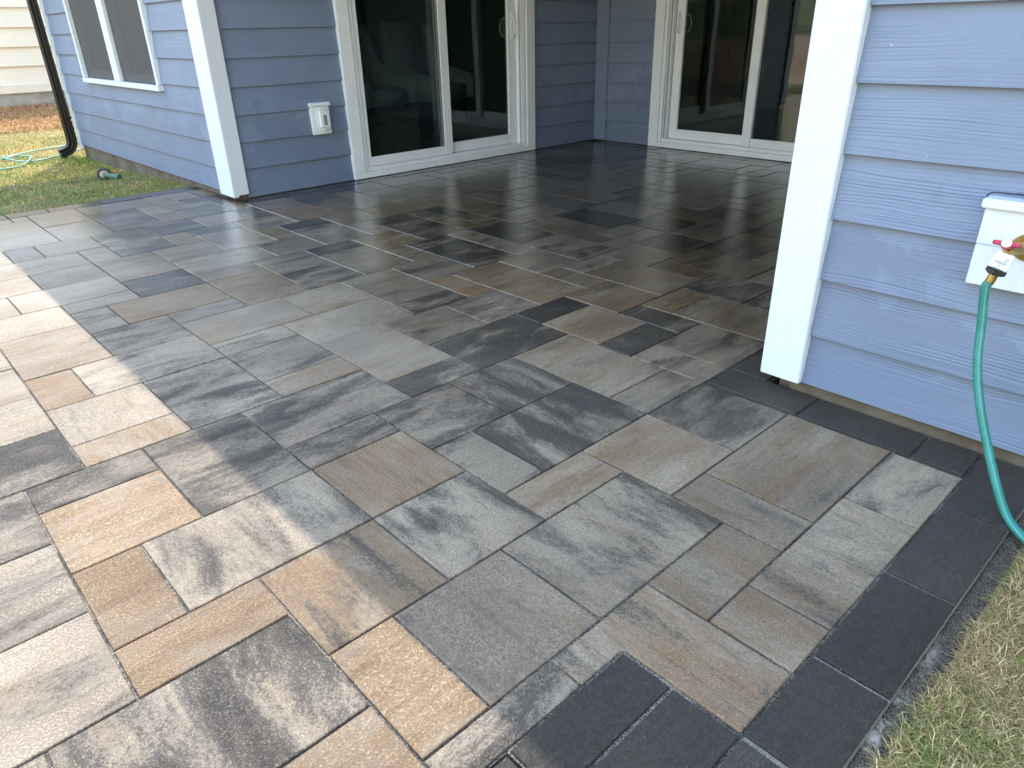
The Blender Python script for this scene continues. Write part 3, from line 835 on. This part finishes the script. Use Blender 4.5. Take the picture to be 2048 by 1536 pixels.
# hanging white tag with print, black collar
tg = Vector((1.845, -.126, .588)); td = Vector((-.10, .22, -1)).normalized(); tr_ = Vector((.05, -1, -.16)); tr_ = (tr_ - td*tr_.dot(td)).normalized(); tn = td.cross(tr_)
if tn.x > 0: tn = -tn
def TG(a, b, c): return tuple(tg + tr_*a + td*b + tn*c)
def tbox(a0, a1, b0, b1, c0, c1): return MB().hexa([TG(a0,b0,c0), TG(a1,b0,c0), TG(a1,b1,c0), TG(a0,b1,c0), TG(a0,b0,c1), TG(a1,b0,c1), TG(a1,b1,c1), TG(a0,b1,c1)])
tago = tbox(-.0185, .0185, -.006, .034, -.002, -.001).build('printed_tag', M['white_plastic'], blk)
pm = MB()
for k, (b_, a0, a1) in enumerate(((.0145, -.013, .014), (.0168, -.014, .015), (.0190, -.007, .010), (.0230, -.005, .007), (.0250, -.002, .003), (.0298, -.011, .009))):
    a = a0; q = random.Random(k)
    while a < a1:
        l_ = q.uniform(.0008, .0024); x_ = tbox(a, min(a+l_, a1), b_, b_+.0011, -.0009, -.0007); pm.add(x_.v, x_.f); a += l_+.0005
rg = [TG(.009+.0042*math.cos(2*math.pi*i/18), .0085+.0042*math.sin(2*math.pi*i/18), -.0008) for i in range(19)]
pm.tube(rg, .00035, 4, cap=False); pm.tube([TG(.0068, .0112, -.0008), TG(.0082, .0058, -.0008), TG(.0096, .0112, -.0008), TG(.0112, .0058, -.0008)], .0004, 4)
pm.build('tag_print', M['ink'], tago)
nk = MB(); nc0 = tg + td*.032 + tn*-.008; nc1 = tg + td*.047 + tn*-.008
nk.tube([tuple(nc0), tuple(nc0+td*.003), tuple(nc1-td*.003), tuple(nc1)], [.019, .0225, .0225, .018], 8, smooth=False); nk.build('hose_collar', M['black_plastic'], blk)
bn = MB(); pts = []; rs = []
for i in range(13): pts.append(tuple(nc1 + td*(i*.0018))); rs.append(.0112 if i % 2 else .0098)
bn.tube(pts, rs, 14); bn.build('threaded_ferrule', M['brass'], blk)
HS = nc1 + td*.021

# downspout at the far corner
ds = hp(empty('downspout'))
def rect_tube(path, hw, hd_, name, mat, par, ribs=True):
    mb = MB(); rings = []
    for i, p in enumerate(path):
        p = Vector(p); a = Vector(path[max(i-1, 0)]); b = Vector(path[min(i+1, len(path)-1)]); t_ = (b-a).normalized()
        yv = Vector((0, 1, 0)); nv = t_.cross(yv).normalized()
        ring = []
        prof = []
        for sx_, sy_ in ((-1,-1), (1,-1), (1,1), (-1,1)):
            prof.append((sx_*hw, sy_*hd_))
        full = []
        for q in range(4):
            a0, a1 = prof[q], prof[(q+1) % 4]
            for k in range(8):
                f = k/8; x_ = a0[0]+(a1[0]-a0[0])*f; y_ = a0[1]+(a1[1]-a0[1])*f
                dpt = .004 if k in (2, 3, 5, 6) else 0
                nx_, ny_ = (a1[1]-a0[1]), -(a1[0]-a0[0]); l_ = math.hypot(nx_, ny_); full.append((x_-nx_/l_*dpt, y_-ny_/l_*dpt))
        rings.append([tuple(p + yv*x_ + nv*y_) for x_, y_ in full])
    n = len(rings[0]); vs = [v for r_ in rings for v in r_]
    fs = [(i*n+j, i*n+(j+1) % n, (i+1)*n+(j+1) % n, (i+1)*n+j) for i in range(len(rings)-1) for j in range(n)] + [tuple(range(n))[::-1], tuple(range(len(vs)-n, len(vs)))]
    mb.add(vs, fs); return mb.build(name, mat, par)
DX, DY = 1.922, 8.80
rect_tube([(DX, DY, 2.70), (DX, DY, 1.2), (DX, DY, .235)], .050, .038, 'downspout_pipe', M['black_metal'], ds)
el = [(DX, DY, .28), (DX, DY, .16), (DX, DY, .09), (DX-.006, DY, .045), (DX-.025, DY, .008), (DX-.055, DY, -.018), (DX-.10, DY+.0, -.036), (DX-.15, DY, -.048)]
rect_tube(el, .054, .042, 'downspout_elbow', M['black_metal'], ds)
MB().box(DX-.045, 1.999, DY-.054, DY+.054, .30, .325).build('pipe_strap', M['black_metal'], ds)

# ------------------------------------------------------------------ things seen through the glass
def armchair(name, label, cx, cy, rz):
    r_ = empty(name, (cx, cy, .085)); r_.rotation_euler.z = rz; tag(r_, label, 'armchair', 'pale armchairs behind the sliding door')
    def prof_part(nm, fn, mat='fabric', bev=.02):
        mb = MB(); fn(mb); o = mb.build(nm, M[mat], r_, bevel=bev, seg=3)
        for p_ in o.data.polygons: p_.use_smooth = True
        return o
    prof_part('seat', lambda b: b.box(-.27, .27, -.30, .25, .34, .48))
    def back(b):
        L = [(-.31, .20, .40), (-.33, .30, .75), (-.27, .36, 1.08), (.27, .36, 1.08), (.33, .30, .75), (.31, .20, .40)]
        b.prism(L, [(x_, y_+.10, z_) for x_, y_, z_ in L])
    prof_part('backrest', back)
    for s_ in (1, -1):
        def wing(b):
            Pq = [(-.34, .34), (-.34, .56), (-.20, .60), (.05, .66), (.17, .80), (.24, 1.05), (.36, 1.06), (.36, .34)]
            b.prism([(s_*.29, y_, z_) for y_, z_ in Pq], [(s_*.37, y_, z_) for y_, z_ in Pq])
        prof_part('arm', wing)
    for sx_ in (-.27, .27):
        for sy_ in (-.26, .26): MB().tube([(sx_, sy_, .34), (sx_*1.05, sy_*1.08, 0)], [.025, .016], 8).build('leg', M['chair_leg'], r_)
    return r_
armchair('armchair', 'pale winged armchair in the room, behind the left edge of the left door', 4.06, 6.05, math.radians(16))
armchair('armchair', 'pale winged armchair in the room, behind the middle bar of the left door', 4.86, 6.1, math.radians(12))
def carton(x0, x1, y0, y1, z1, label):
    r_ = empty('cardboard_box', ((x0+x1)/2, (y0+y1)/2, .085)); tag(r_, label, 'box', 'cardboard boxes behind the left door')
    o = MB().box(x0, x1, y0, y1, .0855, z1).build('carton', M['cardboard'], bevel=.003); reparent_to(o, r_)
    o = MB().box((x0+x1)/2-.05, (x0+x1)/2+.05, y0-.002, y0+.002, z1-.09, z1-.06).build('hand_hole', M['chair_leg']); reparent_to(o, r_)
    q = MB(); q.box(x0+.004, (x0+x1)/2-.002, y0+.002, y1-.002, z1+.0005, z1+.004); q.box((x0+x1)/2+.002, x1-.004, y0+.002, y1-.002, z1+.0005, z1+.004)
    o = q.build('flap', M['cardboard']); reparent_to(o, r_)
carton(3.30, 3.575, 4.93, 5.28, .45, 'left of two cardboard boxes behind the left glass door')
carton(3.585, 3.84, 4.93, 5.28, .45, 'right of two cardboard boxes behind the left glass door')
um = empty('covered_stand', (8.0, 4.56, .085)); tag(um, 'tall narrow black column standing in the room behind the back glass door', 'stand')
q = MB(); q.tube([(8.0, 4.56, .12), (8.0, 4.56, .5), (8.0, 4.56, 1.0), (8.0, 4.56, 1.15), (8.0, 4.56, 1.22), (8.0, 4.56, 2.0)], [.10, .12, .11, .10, .06, .035], 14); reparent_to(q.build('cloth_cover', M['black_cloth']), um)
q = MB(); q.tube([(8.0, 4.56, .087), (8.0, 4.56, .118)], .14, 18); reparent_to(q.build('stand_base', M['chair_leg']), um)

# ------------------------------------------------------------------ hoses
hs = empty('garden_hose', (HS.x, HS.y, 0)); tag(hs, 'teal green hose hanging from the spigot down to the dry grass', 'hose')
path = smoothpath([tuple(HS), tuple(HS + td*.02), (1.838, -.122, .415), (1.818, -.14, .333), (1.80, -.164, .265), (1.78, -.195, .20), (1.755, -.233, .134), (1.728, -.273, .071), (1.698, -.318, .016), (1.655, -.378, -.004), (1.58, -.47, -.006), (1.48, -.58, -.006), (1.3, -.72, -.008)], 10)
q = MB(); q.tube(path, .0102, 18); o = q.build('hose_tube', M['hose']); reparent_to(o, hs)
st = MB()
dirs = []
a = None
for i, p in enumerate(path):
    t_ = (Vector(path[min(i+1, len(path)-1)]) - Vector(path[max(i-1, 0)])).normalized()
    v_ = Vector((-.8, -.45, .1)); v_ = (v_ - t_*v_.dot(t_)).normalized(); dirs.append(v_)
st.tube([tuple(Vector(p)+d*.0088) for p, d in zip(path, dirs)], .0021, 6); o = st.build('hose_stripe', M['hose_stripe']); reparent_to(o, hs)

def ground_tube(pts, r): return [(x, y, gz(x, y)+r+.014+dz) for x, y, dz in pts]
h2 = empty('garden_hose', (1.4, 8.7, gz(1.4, 8.7))); tag(h2, 'pale green hose lying in loose loops on the sunlit lawn', 'hose')
loops = [(2.9, 10.6, 0), (2.2, 9.3, 0), (1.80, 8.90, 0), (1.55, 8.72, 0), (1.38, 8.78, .0), (1.27, 8.98, .02), (1.32, 9.12, 0), (1.47, 9.05, .0), (1.50, 8.82, .03), (1.36, 8.55, 0), (1.15, 8.45, 0), (1.0, 8.75, 0), (.8, 9.2, 0), (.4, 9.8, 0)]
q = MB(); q.tube(smoothpath(ground_tube(loops, .006), 10), .0075, 10); o = q.build('hose_tube', M['hose_pale']); reparent_to(o, h2)
loops = [(2.6, 9.9, 0), (2.05, 9.42, 0), (1.7, 9.30, 0), (1.45, 9.08, .02), (1.25, 9.0, .0), (1.05, 9.1, 0), (.7, 9.5, 0)]
q = MB(); q.tube(smoothpath(ground_tube(loops, .006), 10), .0075, 10); o = q.build('hose_tube', M['hose_pale']); reparent_to(o, h2)

# drain fitting on the lawn
dz = gz(1.66, 6.8); dr = empty('drain_fitting', (1.68, 6.85, dz)); tag(dr, 'small green plastic drain fitting with a faded pink lid on the shaded lawn', 'drain fitting')
def D3(x, y, z): return (1.68+x, 6.85+y, dz+z)
da = Vector((.73, -.68, 0)); db = Vector((.30, .32, .90)); dc = da.cross(db).normalized()
if dc.z < 0: dc = -dc
n = 24
def DR(r, ang, c): return tuple(Vector((1.68, 6.85, dz+.046)) + da*r*.72*math.cos(ang) + db*r*.6*math.sin(ang) + dc*c)
q = MB(); q.tube([DR(.074, 2*math.pi*i/n, 0) for i in range(n+1)], .015, 8, cap=False); o = q.build('rim', M['dark_ring']); reparent_to(o, dr)
q = MB(); q.prism([DR(.062, 2*math.pi*i/n, -.012) for i in range(n)], [DR(.056, 2*math.pi*i/n, .006) for i in range(n)]); o = q.build('lid', M['pink_lid']); reparent_to(o, dr)
q = MB(); q.tube([D3(-.005, -.025, .046), D3(.035, -.08, .034), D3(.075, -.14, .026)], [.021, .022, .024], 14); q.tube([D3(.073, -.137, .026), D3(.082, -.150, .025)], .028, 14)
o = q.build('pipe', M['green_plastic']); reparent_to(o, dr)

# ------------------------------------------------------------------ neighbour
NY = 12.2
M['pale_concrete'] = simple('pale_concrete', (.36, .32, .27), .85, var=.2, nscale=8)
nb = empty('neighbour_house', (-1, NY, .25)); tag(nb, 'cream sided house beyond the mulch bed, top left', 'house')
NX1 = 4.6
q = MB(); q.box(-6, NX1, NY+.047, NY+6, .05, 2.35); o = q.build('house_body', M['cream']); reparent_to(o, nb)
NC = .245
for k in range(7):
    z0 = .50+k*NC
    A = [(-6, NY, z0), (-6, NY+.030, z0+NC+.02), (-6, NY+.045, z0+NC+.02), (-6, NY+.020, z0)]
    o = MB().prism(A, [(NX1, b, c) for a, b, c in A]).build('siding_board', M['cream']); reparent_to(o, nb)
o = MB().box(-6, NX1, NY-.02, NY+.02, .40, .497).build('water_table', M['cream'], bevel=.004); reparent_to(o, nb)
o = MB().box(-6, 1.95, NY-.035, NY-.0205, .47, .545).build('trim_strip', M['cream'], bevel=.003); reparent_to(o, nb)
o = MB().box(-6, NX1, NY+.005, NY+.4, -.2, .398).build('foundation', M['pale_concrete']); reparent_to(o, nb)
q = MB(); q.prism([(-6.3, NY-.02, 2.33), (-6.3, NY+3, 3.6), (-6.3, NY+6.3, 2.33)], [(NX1+.3, NY-.02, 2.33), (NX1+.3, NY+3, 3.6), (NX1+.3, NY+6.3, 2.33)]); o = q.build('roof', M['roof']); reparent_to(o, nb)

# ------------------------------------------------------------------ grass and straw
def blades(name, pts, hgt, wid, lean, cols, mat, parent=None, seed=3):
    """pts (n,3); each blade two bent quads"""
    rg_ = np.random.default_rng(seed); n = len(pts); pts = np.asarray(pts)
    h = hgt[0] + (hgt[1]-hgt[0])*rg_.random(n); wd = wid*(.6+.8*rg_.random(n)); az = rg_.random(n)*2*np.pi; ln = lean[0]+(lean[1]-lean[0])*rg_.random(n)
    dx, dy = np.cos(az), np.sin(az); pw = rg_.random(n)*2*np.pi; px, py = np.cos(pw)*wd/2, np.sin(pw)*wd/2
    V = np.zeros((n, 5, 3))
    curl = rg_.uniform(-.5, .5, n)
    for k, (f, hh) in enumerate(((0, 0), (.55, .62))):
        bx = pts[:, 0]+dx*ln*h*f; by = pts[:, 1]+dy*ln*h*f; bz = pts[:, 2]+h*hh*np.sqrt(np.maximum(.05, 1-ln*.72))
        V[:, 2*k] = np.c_[bx-px*(1-.3*k), by-py*(1-.3*k), bz]; V[:, 2*k+1] = np.c_[bx+px*(1-.3*k), by+py*(1-.3*k), bz]
    V[:, 4] = np.c_[pts[:, 0]+(dx+curl*dy)*ln*h*1.15, pts[:, 1]+(dy-curl*dx)*ln*h*1.15, pts[:, 2]+h*.86*np.sqrt(np.maximum(.04, 1-ln*.85))]
    base = np.arange(n)*5
    tri = np.stack([base, base+1, base+3, base, base+3, base+2, base+2, base+3, base+4], 1).reshape(-1)
    me = bpy.data.meshes.new(name); me.vertices.add(n*5); me.vertices.foreach_set('co', V.reshape(-1))
    me.loops.add(n*9); me.loops.foreach_set('vertex_index', tri.astype(np.int32)); me.polygons.add(n*3)
    me.polygons.foreach_set('loop_start', np.arange(n*3, dtype=np.int32)*3); me.polygons.foreach_set('loop_total', np.full(n*3, 3, dtype=np.int32)); me.update()
    cl = np.ones((n, 5, 4), dtype=np.float32); cl[:, :, :3] = cols[:, None, :]; cl[:, :2, :3] *= .7
    at = me.color_attributes.new('tint', 'FLOAT_COLOR', 'POINT'); at.data.foreach_set('color', cl.reshape(-1))
    me.materials.append(mat); o = bpy.data.objects.new(name, me); C.objects.link(o); return o
rg = np.random.default_rng(5)
def patch(x, y, s, seed=0): return np.array([mnoise.noise((a*s+seed, b*s, seed)) for a, b in zip(x, y)])
STRAW = np.array([(.50, .36, .165), (.42, .285, .12), (.60, .46, .24), (.28, .18, .08)]); GREEN = np.array([(.17, .22, .045), (.13, .175, .045), (.25, .27, .06), (.22, .24, .07)])
def colours(x, y, bias, s=3.):
    k = patch(x, y, s) + .6*patch(x, y, s*5, 9) + rg.normal(0, .28, len(x)) + bias
    g = k > 0; c = np.where(g[:, None], GREEN[rg.integers(0, 4, len(x))], STRAW[rg.integers(0, 4, len(x))])
    return c * rg.uniform(.75, 1.25, (len(x), 1))
# right-hand foreground: thick, matted, half dormant
n = 150000; x = rg.uniform(.45, 2.0, n); y = rg.uniform(-1.05, -.36, n)
edge_y = -.371 + .020*patch(x, y*0, 9) + .012*patch(x, y*0, 31) - .020*np.clip((x-.9)/.8, 0, 1); k = y < edge_y; x, y = x[k], y[k]
z = np.array([gz(a, b) for a, b in zip(x, y)]) - .004
g1 = blades('foreground_grass', np.c_[x, y, z], (.012, .036), .0016, (.5, 1.35), colours(x, y, -.12 - .9*np.clip((y+.47)/.1, 0, 1)*.5, 2.6), M['blade'], seed=4)
tag(g1, 'matted half dormant grass beside the black border', 'grass', kind='stuff')
n = 1600; x = rg.uniform(.45, 2.0, n); y = rg.uniform(-1.0, -.372, n)
edge_y = -.366 + .024*patch(x, y*0, 9) + .014*patch(x, y*0, 31) - .018*np.clip((x-.9)/.8, 0, 1); k = y < edge_y; x, y = x[k], y[k]
z = np.array([gz(a, b) for a, b in zip(x, y)]) - .002
g4 = blades('long_grass', np.c_[x, y, z], (.03, .065), .0019, (.5, 1.35), colours(x, y, -.10, 3.2), M['blade'], seed=14)
tag(g4, 'longer loose grass blades over the matted turf at the right', 'grass', kind='stuff')
# far lawn by the house
n = 150000; x = rg.uniform(-2.2, 4.2, n); y = rg.uniform(5.42, 11.6, n)
k = ~((x > 1.99) & (y < 8.72)) & (y > 5.47 + .02*np.sin(x*13)) & (x > -1.2 + (y-8)*.25)
k &= ~((np.hypot(x-1.68, y-6.8) < .06)); x, y = x[k], y[k]
z = np.array([gz(a, b) for a, b in zip(x, y)]) - .004
bias = np.where(y < 7.6, .30, np.where(y < 9.2, .10, -.35))
c = colours(x, y, bias, 1.7)*np.array([1.12, 1.08, .85]); c = c*np.where((y > 7.3)[:, None], np.array([1.35, 1.35, .9]), 1.)  # blades past the shadow edge coloured brighter, standing in for sunlight
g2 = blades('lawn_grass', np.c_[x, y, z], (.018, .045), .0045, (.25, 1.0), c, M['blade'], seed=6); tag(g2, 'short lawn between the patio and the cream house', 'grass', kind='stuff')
# pine straw at the neighbour's wall
n = 34000; x = rg.uniform(-3., 5., n); y = rg.uniform(10.2, NY, n); k = y > 10.45 + .12*np.sin(x*2.1) + .06*np.sin(x*7); x, y = x[k], y[k]
z = np.array([gz(a, b) for a, b in zip(x, y)])
c = np.array([(.60, .33, .16), (.66, .40, .20), (.50, .26, .12), (.36, .18, .08)])[rg.integers(0, 4, len(x))]*rg.uniform(.8, 1.25, (len(x), 1))
g3 = blades('pine_straw', np.c_[x, y, z+.005], (.06, .13), .006, (.9, 1.3), c, M['straw'], seed=8); tag(g3, 'orange brown pine straw mulch along the cream house', 'mulch', kind='stuff')

# ------------------------------------------------------------------ trees across the clay yard (seen mirrored in the glass)
def leaf_mat():
    t = NT('tree_leaf'); o_ = t.n('ShaderNodeAttribute', attribute_name='tint'); return t.set(o_.outputs['Color'], .6)
M['leaf'] = leaf_mat(); M['bark'] = simple('tree_bark', (.09, .065, .045), .9, var=.3, nscale=9)
def tree(x, y, h, label, seed):
    q = random.Random(seed); z = gz(x, y)-.1; r_ = empty('tree', (x, y, z)); tag(r_, label, 'tree', 'trees beyond the clay yard')
    tk = MB(); top = (x+q.uniform(-.3, .3), y+q.uniform(-.3, .3), z+h*.75); tk.tube(smoothpath([(x, y, z), (x+.1, y, z+h*.3), top], 4), [.20, .19, .18, .17, .16, .14, .11, .08, .05], 8)
    cl = []
    for i in range(9):
        a = q.random()*6.28; zz = h*q.uniform(.3, .75); e = (x+math.cos(a)*h*.24, y+math.sin(a)*h*.24, z+zz+h*.12); tk.tube([(x, y, z+zz), e], [.07, .02], 6); cl.append(e)
    cl += [top]*2
    o = tk.build('trunk', M['bark']); reparent_to(o, r_)
    g = np.random.default_rng(seed); n = 3600; ce = np.array(cl)[g.integers(0, len(cl), n)]
    P_ = ce + g.normal(0, 1, (n, 3))*np.array([h*.085, h*.085, h*.075]); sz = g.uniform(.10, .22, n)
    u = g.normal(0, 1, (n, 3)); u /= np.linalg.norm(u, axis=1)[:, None]; v = np.cross(u, g.normal(0, 1, (n, 3))); v /= np.linalg.norm(v, axis=1)[:, None]
    V = np.stack([P_-u*sz[:, None], P_+v*sz[:, None]*.5, P_+u*sz[:, None], P_-v*sz[:, None]*.5], 1).reshape(-1, 3)
    me = bpy.data.meshes.new('crown'); me.from_pydata(V.tolist(), [], [(i*4, i*4+1, i*4+2, i*4+3) for i in range(n)])
    cc = np.ones((n, 4, 4), dtype=np.float32); cc[:, :, :3] = (np.array([(.05, .085, .02), (.075, .11, .03), (.04, .065, .02)])[g.integers(0, 3, n)])[:, None, :]
    at = me.color_attributes.new('tint', 'FLOAT_COLOR', 'POINT'); at.data.foreach_set('color', cc.reshape(-1)); me.materials.append(M['leaf'])
    o = bpy.data.objects.new('crown', me); C.objects.link(o); reparent_to(o, r_)
for i, (x, y, h, lb) in enumerate(((-52, -16, 8, 'broad green tree at the far right end of the row beyond the clay yard'), (-58, -4, 9, 'tall green tree beyond the clay yard, next to the right end of the row'),
        (-50, 9, 7.5, 'smallest green tree in the middle of the row beyond the clay yard'), (-60, 22, 9.5, 'tallest green tree beyond the clay yard, left of the smallest one'), (-54, 36, 8, 'broad green tree at the far left end of the row beyond the clay yard'))):
    tree(x, y, h, lb, 40+i)
